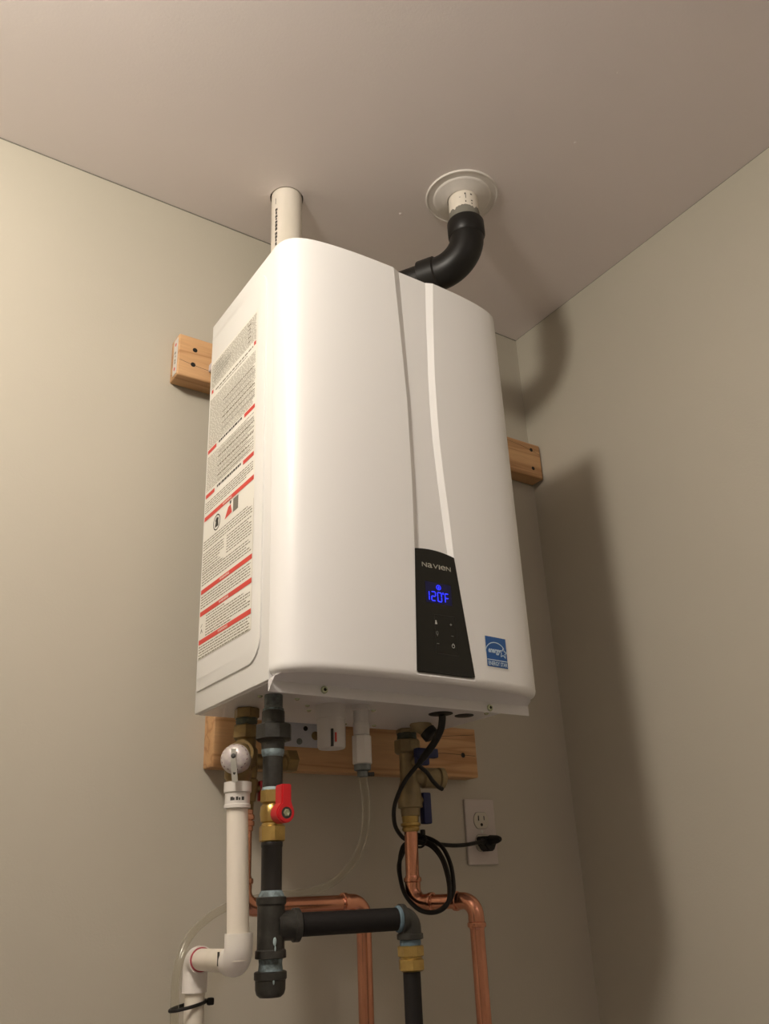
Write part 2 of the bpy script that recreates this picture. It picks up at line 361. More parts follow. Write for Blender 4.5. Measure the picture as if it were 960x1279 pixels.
# ---- control panel
def ztop(x): return .1975 - 3.4 * (x - .010) ** 2 * (1 if x > .01 else .9)
bm = B(); cols = 12; zs = [.0172 + (1.0) * 0] ; g = []
NZ = 14
for i in range(NZ + 1):
    row = []
    for k in range(cols + 1):
        z0 = .0176; t = i / NZ
        # edges follow the channel
        za = z0 + (ztop(-.019 + (.0495 + .019) * k / cols) - z0) * t
        xa, xd = interp(XLo, za) + .0006, interp(XRo, za) - .0006
        x = xa + (xd - xa) * k / cols
        row.append((x, ysurf(x) - .0006, za))
    g.append(row)
fr = [[bm.verts.new(p) for p in row] for row in g]; bk = [[bm.verts.new((p[0], p[1] + .0052, p[2])) for p in row] for row in g]
for i in range(NZ):
    for k in range(cols):
        bm.faces.new((fr[i][k], fr[i][k + 1], fr[i + 1][k + 1], fr[i + 1][k])); bm.faces.new((bk[i][k], bk[i + 1][k], bk[i + 1][k + 1], bk[i][k + 1]))
for i in range(NZ):
    bm.faces.new((fr[i][0], fr[i + 1][0], bk[i + 1][0], bk[i][0])); bm.faces.new((fr[i][cols], bk[i][cols], bk[i + 1][cols], fr[i + 1][cols]))
for k in range(cols):
    bm.faces.new((fr[0][k], bk[0][k], bk[0][k + 1], fr[0][k + 1])); bm.faces.new((fr[NZ][k], fr[NZ][k + 1], bk[NZ][k + 1], bk[NZ][k]))
panel = obj('control_panel', bm, 'black_panel', heater)

# flat print helpers: front (x,z) -> on the curved cover; side (s,z) -> left side, s grows towards the front
def front_map(eps): return lambda x, z: (x, ysurf(x) - eps, z)
def side_map(eps): return lambda s, z: (SX - eps, -s, z)
def quad2(bm, mp, x0, z0, x1, z1):
    bm.faces.new([bm.verts.new(mp(*p)) for p in ((x0, z0), (x1, z0), (x1, z1), (x0, z1))])
def poly2(bm, mp, pts): bm.faces.new([bm.verts.new(mp(*p)) for p in pts])
def stroke2(bm, mp, pts, w, closed=False):
    n = len(pts); P = [Vector(p) for p in pts]
    for i in range(n if closed else n - 1):
        a, b = P[i], P[(i + 1) % n]; d = (b - a).normalized(); q = Vector((-d.y, d.x)) * w / 2; e = d * w * .35
        poly2(bm, mp, [tuple(a - e + q), tuple(a - e - q), tuple(b + e - q), tuple(b + e + q)])
def text2(bm, mp, s, x, z, h, width=None, shear=0.0, bold=0.0, vertical=False):
    """flat lettering: outline meshed by blender's own font, laid through mp; x,z = lower left of the word"""
    cu = bpy.data.curves.new('t', 'FONT'); cu.body = s; cu.size = 1.0; cu.shear = shear; cu.offset = bold; cu.resolution_u = 3
    o = bpy.data.objects.new('t', cu); COL.objects.link(o); dg = bpy.context.evaluated_depsgraph_get()
    me = bpy.data.meshes.new_from_object(o.evaluated_get(dg))
    xs = [v.co.x for v in me.vertices]; ys = [v.co.y for v in me.vertices]; x0, x1, y0, y1 = min(xs), max(xs), min(ys), max(ys)
    kx = (width / (x1 - x0)) if width else h / (y1 - y0); ky = h / (y1 - y0)
    vs = []
    for v in me.vertices:
        a, b = (v.co.x - x0) * kx, (v.co.y - y0) * ky
        if vertical: a, b = -b, a
        vs.append(bm.verts.new(mp(x + a, z + b)))
    for p in me.polygons:
        try: bm.faces.new([vs[i] for i in p.vertices])
        except ValueError: pass
    COL.objects.unlink(o); bpy.data.objects.remove(o); bpy.data.curves.remove(cu); bpy.data.meshes.remove(me)
FM = front_map(.0010)
# logo letters in one line: mixed caps
bm = B(); x = -.0112
for ch, w in (('N', .0088), ('a', .0086), ('V', .0094), ('I', .0022), ('e', .0086), ('N', .0088)):
    text2(bm, FM, ch, x, .1690, .0068, w, bold=.008); x += w + .0011
obj('logo', bm, 'logo', panel, angle=0)
obj('display', (lambda b: (quad2(b, front_map(.0008), -.0075, .1165, .0385, .1475), b)[1])(B()), 'led_dim', panel, 'dark display glass with added faint blue glow', angle=0)
SEG = {'a': ((0, 2), (1, 2)), 'b': ((1, 2), (1, 1)), 'c': ((1, 1), (1, 0)), 'd': ((0, 0), (1, 0)), 'e': ((0, 1), (0, 0)), 'f': ((0, 2), (0, 1)), 'g': ((0, 1), (1, 1))}
bm = B(); mp = front_map(.0014)
def digit(x, z, w, h, segs):
    for s in segs:
        (a, b), (c, d) = SEG[s]; p, q = Vector((x + a * w, z + b * h / 2)), Vector((x + c * w, z + d * h / 2)); dd = (q - p).normalized() * .0009
        stroke2(bm, mp, [tuple(p + dd), tuple(q - dd)], .0013)
dz, dh = .1200, .0132
digit(-.0085, dz, .0065, dh, 'bc'); digit(.0022, dz, .0068, dh, 'abged'); digit(.0130, dz, .0068, dh, 'abcdef'); digit(.0262, dz, .0062, dh, 'afge')
stroke2(bm, mp, [(.0230 + .0011 * math.cos(t), dz + dh - .0004 + .0012 * math.sin(t)) for t in [2 * PI * k / 8 for k in range(8)]], .0007, True)
obj('display_digits', bm, 'led', panel, 'glowing blue digits reading 120 degrees F', angle=0)
bm = B()
stroke2(bm, mp, [(.0155 + .0038 * math.cos(t), .1408 + .0034 * math.sin(t)) for t in [2 * PI * k / 14 for k in range(14)]], .0008, True)
poly2(bm, mp, [(.0155, .1432), (.0143, .1405), (.0149, .1388), (.0163, .1388), (.0169, .1405)])
obj('display_icon', bm, 'led', panel, angle=0)
# touch keys
bm = B(); kx0, kx1, kz0, kz1 = .0030, .0418, .0445, .1000
stroke2(bm, front_map(.0009), [(kx0 + .002, kz1), (kx1, kz1 + .001), (kx1 + .0018, kz0), (kx0 + .0012, kz0)], .0006, True)
obj('key_outline', bm, 'seam', panel, angle=0)
bm = B()                                                    # user key
poly2(bm, FM, [(.0070 + .0013 * math.cos(t), .0905 + .0013 * math.sin(t)) for t in [2 * PI * k / 8 for k in range(8)]]); poly2(bm, FM, [(.0052, .0862), (.0092, .0862), (.0084, .0890), (.0060, .0890)])
obj('key', bm, 'icon_bright', panel, angle=0)
bm = B(); quad2(bm, FM, .0312, .0882, .0352, .0890); quad2(bm, FM, .0328, .0866, .0336, .0906); obj('key', bm, 'icon', panel, angle=0)
bm = B(); stroke2(bm, FM, [(.0080 + .0018 * math.cos(t), .0735 + .0026 * math.sin(t)) for t in [2 * PI * k / 10 for k in range(10)]], .0007, True); quad2(bm, FM, .0076, .0690, .0084, .0745); obj('key', bm, 'icon', panel, angle=0)
bm = B(); quad2(bm, FM, .0322, .0718, .0366, .0725); obj('key', bm, 'icon', panel, angle=0)
bm = B(); quad2(bm, FM, .0062, .0582, .0104, .0590); obj('key', bm, 'icon', panel, angle=0)
bm = B(); stroke2(bm, FM, [(.0349 + .0024 * math.sin(t), .0580 + .0026 * math.cos(t)) for t in [.5 + (2 * PI - 1.0) * k / 10 for k in range(11)]], .0008); quad2(bm, FM, .0345, .0585, .0353, .0618); obj('key', bm, 'icon_bright', panel, angle=0)

# ---- blue efficiency sticker
def sq(bm, mp, x0, z0, x1, z1, n=6):
    for k in range(n): quad2(bm, mp, x0 + (x1 - x0) * k / n, z0, x0 + (x1 - x0) * (k + 1) / n, z1)
bm = B(); sq(bm, front_map(.0004), .0948, .0345, .1385, .0828); sticker = obj('efficiency_sticker', bm, 'sticker_edge', heater, 'square blue energy sticker with a star', angle=0)
bm = B(); sq(bm, front_map(.0007), .0960, .0368, .1372, .0812); obj('sticker_field', bm, 'energy_blue', sticker, angle=0)
mp = front_map(.0015); bm = B()
stroke2(bm, mp, [(.1145 + .0205 * math.cos(t), .0560 + .0170 * math.sin(t)) for t in [.62 + (PI - .72) * k / 16 for k in range(17)]], .0014)
stroke2(bm, mp, [(.0965, .0468), (.1368, .0468)], .0012)
sc, rr = (.1292, .0590), .0078
star = []
for k in range(10):
    t = PI / 2 - .12 + k * PI / 5; q = rr if k % 2 == 0 else rr * .45; star.append((sc[0] + q * math.cos(t), sc[1] + q * math.sin(t)))
stroke2(bm, mp, star, .0013, True)
text2(bm, mp, 'energy', .0995, .0545, .0085, .0245, shear=.3, bold=.03)
text2(bm, mp, 'ENERGY STAR', .0978, .0386, .0060, .0378, bold=.02)
obj('sticker_print', bm, 'energy_white', sticker, angle=0)

# ---- warning label on the left side: s = distance in front of the wall
def srect(bm, mp, s0, z0, s1, z1): quad2(bm, mp, s0, z0, s1, z1)
SA, SB = .1165, .2960
bm = B(); quad2(bm, side_map(.0002), SA - .003, .0765, SB + .002, .6050)
label = obj('warning_label', bm, 'paper', heater, 'tall printed warning label with red bars', angle=0)
S1 = side_map(.0004); S2 = side_map(.0006); S3 = side_map(.0008)
def words(bm, s0, s1, z, h, dens=.86, lo=.003, hi=.012, ragged=0.0):
    s = s0; end = s1 - random.random() * ragged
    while s < end - .001:
        w = min(lo + random.random() * (hi - lo), end - s)
        quad2(bm, S1, s, z, s + w, z + h); s += w + (hi * (1 - dens))
bt, bs = B(), B()
def block(z1, z0, s0=SA, s1=SB - .003, pitch=.0042, h=.0017, which=None, ragged=.02):
    z = z1 - pitch
    while z > z0:
        words(bt if which is None else which, s0, s1, z, h, ragged=ragged if random.random() < .4 else .002); z -= pitch
# dense ratings table at the top
block(.6010, .5480, pitch=.0030, h=.0015, which=bs, ragged=.0)
block(.5980, .5560, SA + .01, .20, pitch=.0060, h=.0018, ragged=.05)
for k in range(5): quad2(bt, S1, .262 + .0003 * k, .590 - .008 * k, .272, .592 - .008 * k)
words(bt, .137, .283, .5395, .0030, lo=.008, hi=.018); words(bt, .150, .262, .5345, .0016)
block(.5300, .4335, pitch=.0033, h=.0016, which=bs, ragged=.01)
block(.5120, .4400, .17, SB - .003, pitch=.0108, h=.0018)
block(.4200, .3520, pitch=.0034, h=.0015, which=bs, ragged=.03)
block(.4180, .3560, .16, SB - .003, pitch=.0085, h=.0017)
block(.3370, .3150, pitch=.0040, h=.0016, ragged=.05)
block(.2700, .2520, pitch=.0044, h=.0017); block(.2500, .2120, SA, .196, pitch=.0044, h=.0017, ragged=.02); block(.2500, .2180, .206, SB - .003, pitch=.0044, h=.0017, ragged=.03); block(.2160, .1920, pitch=.0044, h=.0017)
block(.1785, .1530, pitch=.0043, h=.0017)
block(.1440, .1085, .139, SB - .003, pitch=.0043, h=.0017, ragged=.09)
block(.0995, .0775, pitch=.0042, h=.0017)
obj('fine_print', bt, 'ink', label, angle=0, kind='stuff'); obj('fine_print', bs, 'ink_soft', label, angle=0, kind='stuff')
bk = B()
for z in (.4265, .3460):
    s = .160
    while s < .247:
        w = .003 + random.random() * .006; quad2(bk, S1, s, z + .0008, min(s + w, .249), z + .0048); s += w + .0016
obj('heading_print', bk, 'ink_black', label, angle=0, kind='stuff')
for (z, a, b, c, d) in ((.5400, SA + .004, SA + .011, SB - .010, SB - .003), (.4245, SA, SA + .0345, .2570, SB - .002), (.3430, SA, SA + .0345, .2570, SB - .002)):
    for s0, s1 in ((a, b), (c, d)):
        rb = B(); quad2(rb, S2, s0, z, s1, z + .0070); obj('red_bar', rb, 'red_print', label, angle=0)
for z in (.3030, .1800, .1445, .1000):
    rb = B(); quad2(rb, S2, SA - .001, z, SB, z + .0075); r_ = obj('red_bar', rb, 'red_print', label, angle=0)
    wb = B(); text2(wb, S3, 'WARNING', .186, z + .0018, .0040, .034, bold=.02); obj('bar_lettering', wb, 'white_print', label, angle=0)
# pictograms
bm = B(); quad2(bm, S2, .226, .278, .2440, .3000); obj('pictogram', bm, 'grey_print', label, 'grey box pictogram', angle=0)
bm = B(); poly2(bm, S2, [(.196, .2770), (.222, .2800), (.217, .2950), (.208, .2930)]); obj('pictogram', bm, 'red_print', label, 'red wedge pictogram', angle=0)
bm = B(); quad2(bm, S2, .2135, .2960, .2185, .3010); obj('pictogram', bm, 'ink_black', label, 'small black pictogram', angle=0)
bm = B(); stroke2(bm, S2, [(.166 + .0125 * math.cos(t), .2845 + .0125 * math.sin(t)) for t in [2 * PI * k / 18 for k in range(18)]], .0018, True)
poly2(bm, S2, [(.159, .2770), (.172, .2770), (.171, .2860), (.173, .2900), (.165, .2930), (.160, .2890), (.162, .2850)])
obj('pictogram', bm, 'ink_black', label, 'round black warning pictogram', angle=0); bm = B()
stroke2(bm, S2, [(.121, .1180), (.124, .1230), (.127, .1180)], .0018); stroke2(bm, S2, [(.121, .1270), (.126, .1310)], .0014)
obj('pictogram', bm, 'grey_print', label, 'small grey marks', angle=0, kind='stuff')
bm = B(); stroke2(bm, S1, [(SA - .002, .0775), (SB + .001, .0775), (SB + .001, .2720)], .0006); obj('label_border', bm, 'ink_soft', label, angle=0)

# ---- brackets between the heater and the boards
obj('upper_bracket', box(B(), (-.200, -.1005, .640), (.200, -.0385, .655), .0008, 1), 'bracket', heater)
bm = B(); box(bm, (-.050, -.0412, -.0270), (.055, -.0392, .040), .0005, 1); box(bm, (-.050, -.1002, .036), (.055, -.0400, .040))
lb = obj('lower_bracket', bm, 'bracket', heater)
for x, z, r_, m_ in ((-.0008, .0035, .0040, 'dark'), (-.0123, -.0182, .0052, 'galv'), (.0179, -.0074, .0072, 'brass_old'), (.030, .012, .005, 'galv')):  # coloured discs stand in for the holes in the bracket plate
    obj('hole_disc', lathe(B(), (x, -.0408, z), (0, -1, 0), [(0, r_), (.0012, r_), (.0016, r_ * .7)], 16), m_, lb)

# ---- condensate outlets hanging below
trap = obj('condensate_trap', vert(B(), -.068, -.240, [(.002, .0215), (-.0215, .0215), (-.0220, .0205), (-.0600, .0200), (-.0625, .0186)], 36), 'trap', heater)
obj('trap_slot', box(B(), (-.0790, -.2605, -.0620), (-.0765, -.2560, -.0380)), 'ink_black', trap, angle=0)
obj('trap_mark', box(B(), (-.0738, -.2612, -.0560), (-.0718, -.2570, -.0430)), 'red_print', trap, 'small red mark', angle=0)
co = obj('condensate_outlet', vert(B(), -.028, -.257, [(.002, .0134), (-.0085, .0130), (-.0095, .0112), (-.0260, .0108), (-.0270, .0122), (-.0440, .0116), (-.0450, .0100)], 28), 'trap', heater)
obj('outlet_coupling', hexa(B(), (-.028, -.257, -.0445), (0, 0, -1), .0405, .0142, n=8), 'white_plastic', co)
obj('outlet_nut', vert(B(), -.028, -.257, [(-.085, .0122), (-.0925, .0118), (-.0935, .0095)], 24), 'galv', co)
# grommets and filter drain
bm = B(); lathe(bm, (.1232, -.250, .001), (0, 0, -1), [(0, .020), (.003, .019), (.004, .012)], 24); lathe(bm, (.168, -.252, .001), (0, 0, -1), [(0, .016), (.003, .015), (.004, .008)], 24)
obj('cable_grommet', bm, 'black', heater)
dd = Vector((.42, -.45, -.80)).normalized(); d0 = Vector((.1410, -.164, .006))
df = obj('inlet_filter', lathe(B(), d0, dd, [(0, .0170), (.010, .0165), (.012, .0150), (.024, .0120)], 24), 'bronze', heater)
obj('filter_cap', lathe(B(), d0 + dd * .023, dd, [(0, .0118), (.001, .0136), (.013, .0136), (.015, .0110)], 12), 'black', df)

# ------------------------------------------------------------------ timber boards
def board(name_label, x0, x1, z0, holes, crack):
    t = tag(obj('timber_board', box(B(), (x0, -.038, z0), (x1, 0, z0 + .089), .0028, 3), 'wood', loc=((x0 + x1) / 2, -.019, z0)), name_label, 'board')
    for x, z in holes:
        s = obj('screw', lathe(B(), (x, -.0376, z), (0, -1, 0), [(0, .0046), (.0008, .0046), (.0009, .0040)], 14), 'dark', t)
    for pts in crack:
        bm = B()
        for a, b in zip(pts, pts[1:]):
            vs = [bm.verts.new(p) for p in ((a[0], -.0382, a[1] + .0004), (b[0], -.0382, b[1] + .0004), (b[0], -.0382, b[1] - .0004), (a[0], -.0382, a[1] - .0004))]; bm.faces.new(vs)
        bmesh.ops.remove_doubles(bm, verts=bm.verts[:], dist=1e-5); obj('crack', bm, 'ink_black', t, angle=0)
    return t
ub = board('pine board behind the top of the heater, sticking out on both sides', -.2590, .6360, .6176, ((-.2279, .6791), (-.2301, .6468), (.6078, .6889), (.6071, .6401)),
           (((-.256, .6505), (-.240, .6475), (-.2301, .6465), (-.215, .6445), (-.19, .643)), ((.50, .6985), (.57, .6945), (.604, .6885), (.634, .6815))))
bm = B(); box(bm, (-.2600, -.0335, .6230), (-.2588, -.0155, .7000)); tg = obj('price_tag', bm, 'white_plastic', ub, 'white paper end tag with red and black print', angle=0)
for z in (.6350, .6880): obj('tag_print', lathe(B(), (-.2599, -.0245, z), (-1, 0, 0), [(0, .0036), (.0004, .0036)], 10), 'tag_red', tg)
for z, w in ((.668, .006), (.660, .003), (.652, .005), (.646, .004)): obj('tag_print', box(B(), (-.2604, -.0275, z), (-.2599, -.0275 + w, z + .0035)), 'grey_print', tg, angle=0)
board('pine board under the heater behind the pipes', -.1620, .3660, -.0635, ((.3325, -.0241), (-.120, -.03)), (((.25, .005), (.30, .009), (.362, .0145)), ((.24, -.026), (.29, -.0225), (.362, -.0245))))

# ------------------------------------------------------------------ intake and exhaust
ip = thing('intake_pipe', 'straight white plastic pipe rising from the heater top into a rough ceiling hole', 'pipe', (PIX, PIY, .695))
obj('pipe', vert(B(), PIX, PIY, [(1.13, .0302), (.695, .0302)], 48), 'pvc', ip)
obj('collar', vert(B(), PIX, PIY, [(.735, .034), (.733, .036), (.6955, .036)], 40), 'black', ip)
bm = B()
def pipe_mark(a, z0, z1, w=.0052):
    n = 2
    for k in range(n):
        b0 = a + w / .0302 * k / n; b1 = a + w / .0302 * (k + 1) / n; vs = [bm.verts.new((PIX + .0304 * math.cos(t), PIY + .0304 * math.sin(t), z)) for t, z in ((b0, z0), (b1, z0), (b1, z1), (b0, z1))]; bm.faces.new(vs)
z = .985; A0 = math.radians(196)
pipe_mark(A0, .997, 1.012, .0012)
while z > .80:
    h = .004 + random.random() * .004; k = random.random()
    pipe_mark(A0 + (0.02 if k < .3 else 0), z - h, z, .0055 if k > .3 else .004)
    if k > .5: pipe_mark(A0 + .03, z - h - .0016, z, .002)
    z -= h + (.0018 if random.random() > .2 else .0050)
obj('pipe_print', bm, 'tube_print', ip, 'illegible black print down the pipe', angle=0)

VX, VY, VZ = .2116, -.3232, .865
fl = tag(obj('ceiling_collar', lathe(B(), (VX - .0010, VY + .0010, ZC), (0, 0, -1), [(0, .0735), (.0020, .0735), (.0034, .0722), (.0034, .0705), (.0022, .0690), (.0030, .0585), (.0048, .0570), (.0058, .0545), (.0085, .0380), (.0110, .0330), (.0110, .0303), (0, .0303)], 64), 'pvc_clean', loc=(VX, VY, ZC)),
         'round white collar ring on the ceiling around the vent pipe', 'pipe collar')
ev = thing('exhaust_vent', 'black plastic vent elbow joined to a short white pipe below the ceiling', 'vent pipe', (VX, VY, ZC))
st = obj('stub_pipe', vert(B(), VX, VY, [(ZC - .001, .0300), (.945, .0300)], 48), 'pvc', ev, 'short white pipe with grey glue at its lower end')
bm = B(); n = 60; top_, bot_ = [], []
for k in range(n):
    t = 2 * PI * k / n; j = .9850 + .0035 * math.sin(9 * t) * math.sin(4 * t + 1) + random.uniform(-.0025, .0025); c, s = math.cos(t), math.sin(t)
    top_.append(bm.verts.new((VX + .0303 * c, VY + .0303 * s, j))); bot_.append(bm.verts.new((VX + .0303 * c, VY + .0303 * s, .955)))
for k in range(n): bm.faces.new((top_[k], top_[(k + 1) % n], bot_[(k + 1) % n], bot_[k]))
obj('glue_band', bm, 'primer_grey', st)
bm = B()
for a, z, w, h in ((235, 1.012, .003, .004), (258, 1.012, .004, .0035), (236, .992, .002, .004), (259, .996, .0035, .003), (259, .989, .003, .0025), (238, 1.002, .0012, .012), (214, 1.006, .003, .001)):
    t = math.radians(a); t2 = t + w / .0302; vs = [bm.verts.new((VX + .0302 * math.cos(q), VY + .0302 * math.sin(q), zz)) for q, zz in ((t, z), (t2, z), (t2, z + h), (t, z + h))]; bm.faces.new(vs)
obj('scuff_mark', bm, 'tube_print', st, angle=0)
d1 = Vector((-.50, .87, 0)).normalized(); up = Vector((0, 0, 1)); C0 = Vector((VX, VY, VZ))
cl = [C0 + up * .074] + arc(C0, up, d1, .064, 14) + [C0 + d1 * .074]
el = obj('elbow', tube(B(), cl, .0332, 40), 'abs', ev)
obj('hub', lathe(B(), C0 + up * .062, up, [(-.001, .0335), (.004, .0366), (.0345, .0366), (.036, .0358), (.036, .0310)], 40), 'abs', ev)
obj('hub', lathe(B(), C0 + d1 * .066, d1, [(-.001, .0335), (.002, .0366), (.034, .0366), (.035, .0358), (.035, .0310)], 40), 'abs', ev)
C1 = C0 + d1 * .215
bm = B(); tube(bm, [C0 + d1 * .095] + arc(C1, -d1, Vector((0, 0, -1)), .055, 12) + [(C1.x, C1.y, .6955)], .0302, 36)
obj('lower_pipe', bm, 'abs', ev); obj('hub', vert(B(), C1.x, C1.y, [(.76, .0362), (.6955, .0362)], 36), 'abs', ev)

# ------------------------------------------------------------------ gas line
gx, gy = -.1755, -.270
gas = thing('gas_line', 'black iron gas pipe with union, red-handled brass valve and drip leg', 'gas pipe', (gx, gy, 0))
def V(name, segs, m_, parent, n=32, x=gx, y=gy, label=None, angle=35, rot=0.0): return obj(name, vert(B(), x, y, segs, n, rot), m_, parent, label, angle)
def threads(z0, z1, r, p=.0022, d=.0007):
    out = []; z = z0
    while z > z1 + p: out += [(z, r - d), (z - p / 2, r)]; z -= p
    return out + [(z1, r - d)]
V('nipple', [(-.0013, .0122)] + [(z, r) for z, r in threads(-.002, -.0195, .0128)], 'galv', gas, label='grey threaded nipple')
V('sealant_ring', [(-.0195, .0122), (-.0200, .0140), (-.0222, .0145), (-.0240, .0135)], 'dope', gas, label='blue grey thread sealant')
V('union', [(-.0225, .0140), (-.0240, .0152), (-.0420, .0155)], 'iron', gas)
obj('union_nut', hexa(B(), (gx + .001, gy, -.0405), (0, 0, -1), .0215, .0245, n=8, rot=.15, ch=.0018), 'iron', gas)
V('union', [(-.0600, .0175), (-.0640, .0168), (-.0645, .0155), (-.0740, .0150), (-.0785, .0145)], 'iron', gas)
V('sealant_ring', [(-.0720, .0135), (-.0740, .0153), (-.0780, .0150), (-.0820, .0138), (-.0830, .0130)], 'dope', gas)
V('pipe', [(-.0780, .0131), (-.1250, .0131)], 'iron', gas, label='dark weathered pipe nipple')
V('sealant_ring', [(-.1210, .0130), (-.1225, .0137), (-.1250, .0140)], 'dope_light', gas)
bm = B(); hexa(bm, (gx, gy, -.1245), (0, 0, -1), .0165, .0158, n=8, rot=.2)
vert(bm, gx, gy, [(-.1400, .0130), (-.1420, .0126), (-.1450, .0150), (-.1540, .0158), (-.1630, .0146), (-.1650, .0125), (-.1670, .0140), (-.1690, .0140), (-.1700, .0125)], 32)
hexa(bm, (gx, gy, -.1680), (0, 0, -1), .0195, .0172, n=6, rot=.25)
lathe(bm, (gx, gy, -.1540), (0, -1, 0), [(.005, .0075), (.024, .0070)], 20)
bv = obj('valve_body', bm, 'brass', gas, 'yellow brass ball valve body')
# handle: hub + lever
bm = B(); zc = -.1560
pts = []
for k in range(0, 25):
    t = -PI * 1.26 + (PI * 1.52) * k / 24 + 0; pts.append((gx - .0015 + .0128 * math.cos(t), zc + .0125 * math.sin(t)))
pts = [(gx - .0010 + .0125 * math.cos(t), zc + .0120 * math.sin(t)) for t in [math.radians(a) for a in range(140, 402, 12)]]
pts += [(gx + .0072, -.142), (gx + .0070, -.1230), (gx + .0055, -.1212), (gx - .0050, -.1212), (gx - .0066, -.1230), (gx - .0066, -.1440)]
poly_prism(bm, [(x, -.2905, z) for x, z in pts], (0, -.0195, 0)); bmesh.ops.bevel(bm, geom=[e for e in bm.edges if abs(e.calc_face_angle(0)) > 1.2], offset=.0016, segments=2, affect='EDGES')
h = obj('valve_handle', bm, 'red', gas, 'red lever handle pointing up')
obj('handle_screw', lathe(B(), (gx, -.3085, zc), (0, -1, 0), [(0, .0048), (.0022, .0048), (.0030, .0034), (.0024, .0015)], 6), 'steel', h)
obj('screw_recess', lathe(B(), (gx, -.3098, zc), (0, -1, 0), [(0, .0072), (.0003, .0072)], 20), 'ink_black', h)
V('pipe', [(-.1870, .0130), (-.1885, .0138), (-.1930, .0138), (-.1945, .0131), (-.2500, .0131)], 'iron_pipe', gas, label='black pipe between valve and tee')
V('sealant_ring', [(-.2440, .0131), (-.2460, .0143), (-.2490, .0158), (-.2525, .0170)], 'dope', gas)
zt = -.2841
bm = B(); vert(bm, gx, gy, [(-.2510, .0170), (-.2518, .0186), (-.2590, .0186), (-.2610, .0168), (-.3090, .0168), (-.3105, .0186), (-.3185, .0190), (-.3192, .0175)], 36)
hd = Vector((.1855, -.030, 0)).normalized()
lathe(bm, (gx, gy, zt), hd, [(.006, .0185), (.020, .0170), (.027, .0172), (.0285, .0195), (.0350, .0195), (.0360, .0180)], 36)
obj('tee', bm, 'iron', gas, 'cast iron tee fitting')
V('sealant_ring', [(-.3185, .0150), (-.3200, .0146), (-.3250, .0140), (-.3300, .0147), (-.3335, .0150)], 'dope', gas)
bm = B()
for p in ((-.1790, -.2875, -.3005, .0024), (-.1785, -.2880, -.3080, .0010), (-.1800, -.2878, -.3420, .0013)):
    bm = B(); bmesh.ops.create_uvsphere(bm, u_segments=10, v_segments=8, radius=1, matrix=Matrix.Translation(p[:3]) @ Matrix.Diagonal((p[3], .0010, p[3] * (2.0 if p[3] > .002 else 3.2), 1))); obj('sealant_drip', bm, 'dope_light', gas)
V('cap', [(-.3325, .0180), (-.3335, .0196), (-.3410, .0196), (-.3420, .0182), (-.3520, .0180), (-.3570, .0165), (-.3600, .0130), (-.3605, .0060)], 'iron', gas, n=36, label='rounded iron end cap')
ce = Vector((.0100, -.300, zt))
bm = B(); lathe(bm, Vector((gx, gy, zt)) + hd * .034, hd, [(0, .0138), ((ce - Vector((gx, gy, zt))).length - .034 - .012, .0138)], 32)
obj('horizontal_pipe', bm, 'black_coat', gas)
obj('sealant_ring', lathe(B(), ce - hd * .0190, hd, [(0, .0145), (.002, .0160), (.0065, .0160), (.008, .0140)], 28), 'dope_blue', gas)
bm = B(); dn = Vector((0, 0, -1)); tube(bm, [ce - hd * .012] + arc(ce, -hd, dn, .0115, 8) + [ce + dn * .018], .0150, 28)
lathe(bm, ce - hd * .0145, hd, [(0, .0160), (.0008, .0180), (.0065, .0180), (.0075, .0155)], 28); lathe(bm, ce + dn * .0170, dn, [(0, .0150), (.001, .0172), (.007, .0172), (.0078, .0155)], 28)
obj('elbow', bm, 'iron', gas)
bx, by = ce.x, ce.y
V('sealant_ring', [(-.3085, .0135), (-.3130, .0138), (-.3180, .0130)], 'dope_blue', gas, x=bx, y=by)
bm = B(); hexa(bm, (bx, by, -.3155), (0, 0, -1), .0135, .0168, rot=.1); vert(bm, bx, by, [(-.3285, .0140), (-.3305, .0140)]); hexa(bm, (bx, by, -.3300), (0, 0, -1), .0155, .0175, rot=.5, ch=.002)
obj('brass_fitting', bm, 'brass', gas, 'two yellow brass hex nuts')
V('flexible_line', [(-.3440, .0112), (ZF, .0112)], 'black_coat', gas, x=bx, y=by)

# ------------------------------------------------------------------ hot water valve
hx, hy = -.170, -.175
hv = thing('hot_water_valve', 'dull brass isolation valve under the heater left corner with small red handle', 'valve', (hx, hy, 0))
def H(name, segs, m_, n=32, label=None, parent=None): return obj(name, vert(B(), hx, hy, segs, n), m_, parent or hv, label)
obj('flange_nut', hexa(B(), (hx, hy, -.0013), (0, 0, -1), .0150, .0185, rot=.2), 'brass_old', hv)
H('sealant_ring', [(-.0150, .0150), (-.0160, .0158), (-.0180, .0150), (-.0200, .0157), (-.0225, .0150), (-.0260, .0155)], 'green_tape')
bm = B(); hexa(bm, (hx, hy, -.0250), (0, 0, -1), .0205, .0200, rot=.5, ch=.002); obj('union_nut', bm, 'brass_old', hv)
bm = B(); vert(bm, hx, hy, [(-.0440, .0140), (-.0560, .0138), (-.0600, .0165), (-.0900, .0168), (-.0990, .0155), (-.1010, .0178), (-.1160, .0178), (-.1190, .0160), (-.1290, .0150), (-.1300, .0125), (-.1400, .0120)])
lathe(bm, (hx, hy, -.0745), (1, 0, 0), [(0, .0105), (.055, .0105), (.057, .0120), (.062, .0120)], 28)
rdir = Vector((-.059, -.105, 0)).normalized(); lathe(bm, (hx, hy, -.0760), rdir, [(0, .0150), (.07, .0140), (.072, .0165), (.084, .0165)], 28)
obj('valve_body', bm, 'brass_old', hv)
cp_ = obj('port_cap', hexa(B(), (hx + .060, hy, -.0720), (1, 0, 0), .0180, .0165, rot=0), 'brass_old', hv)
obj('valve_handle', box(B(), (-.1515, -.184, -.1285), (-.1435, -.174, -.1015), .0015), 'red', hv, 'small red lever')
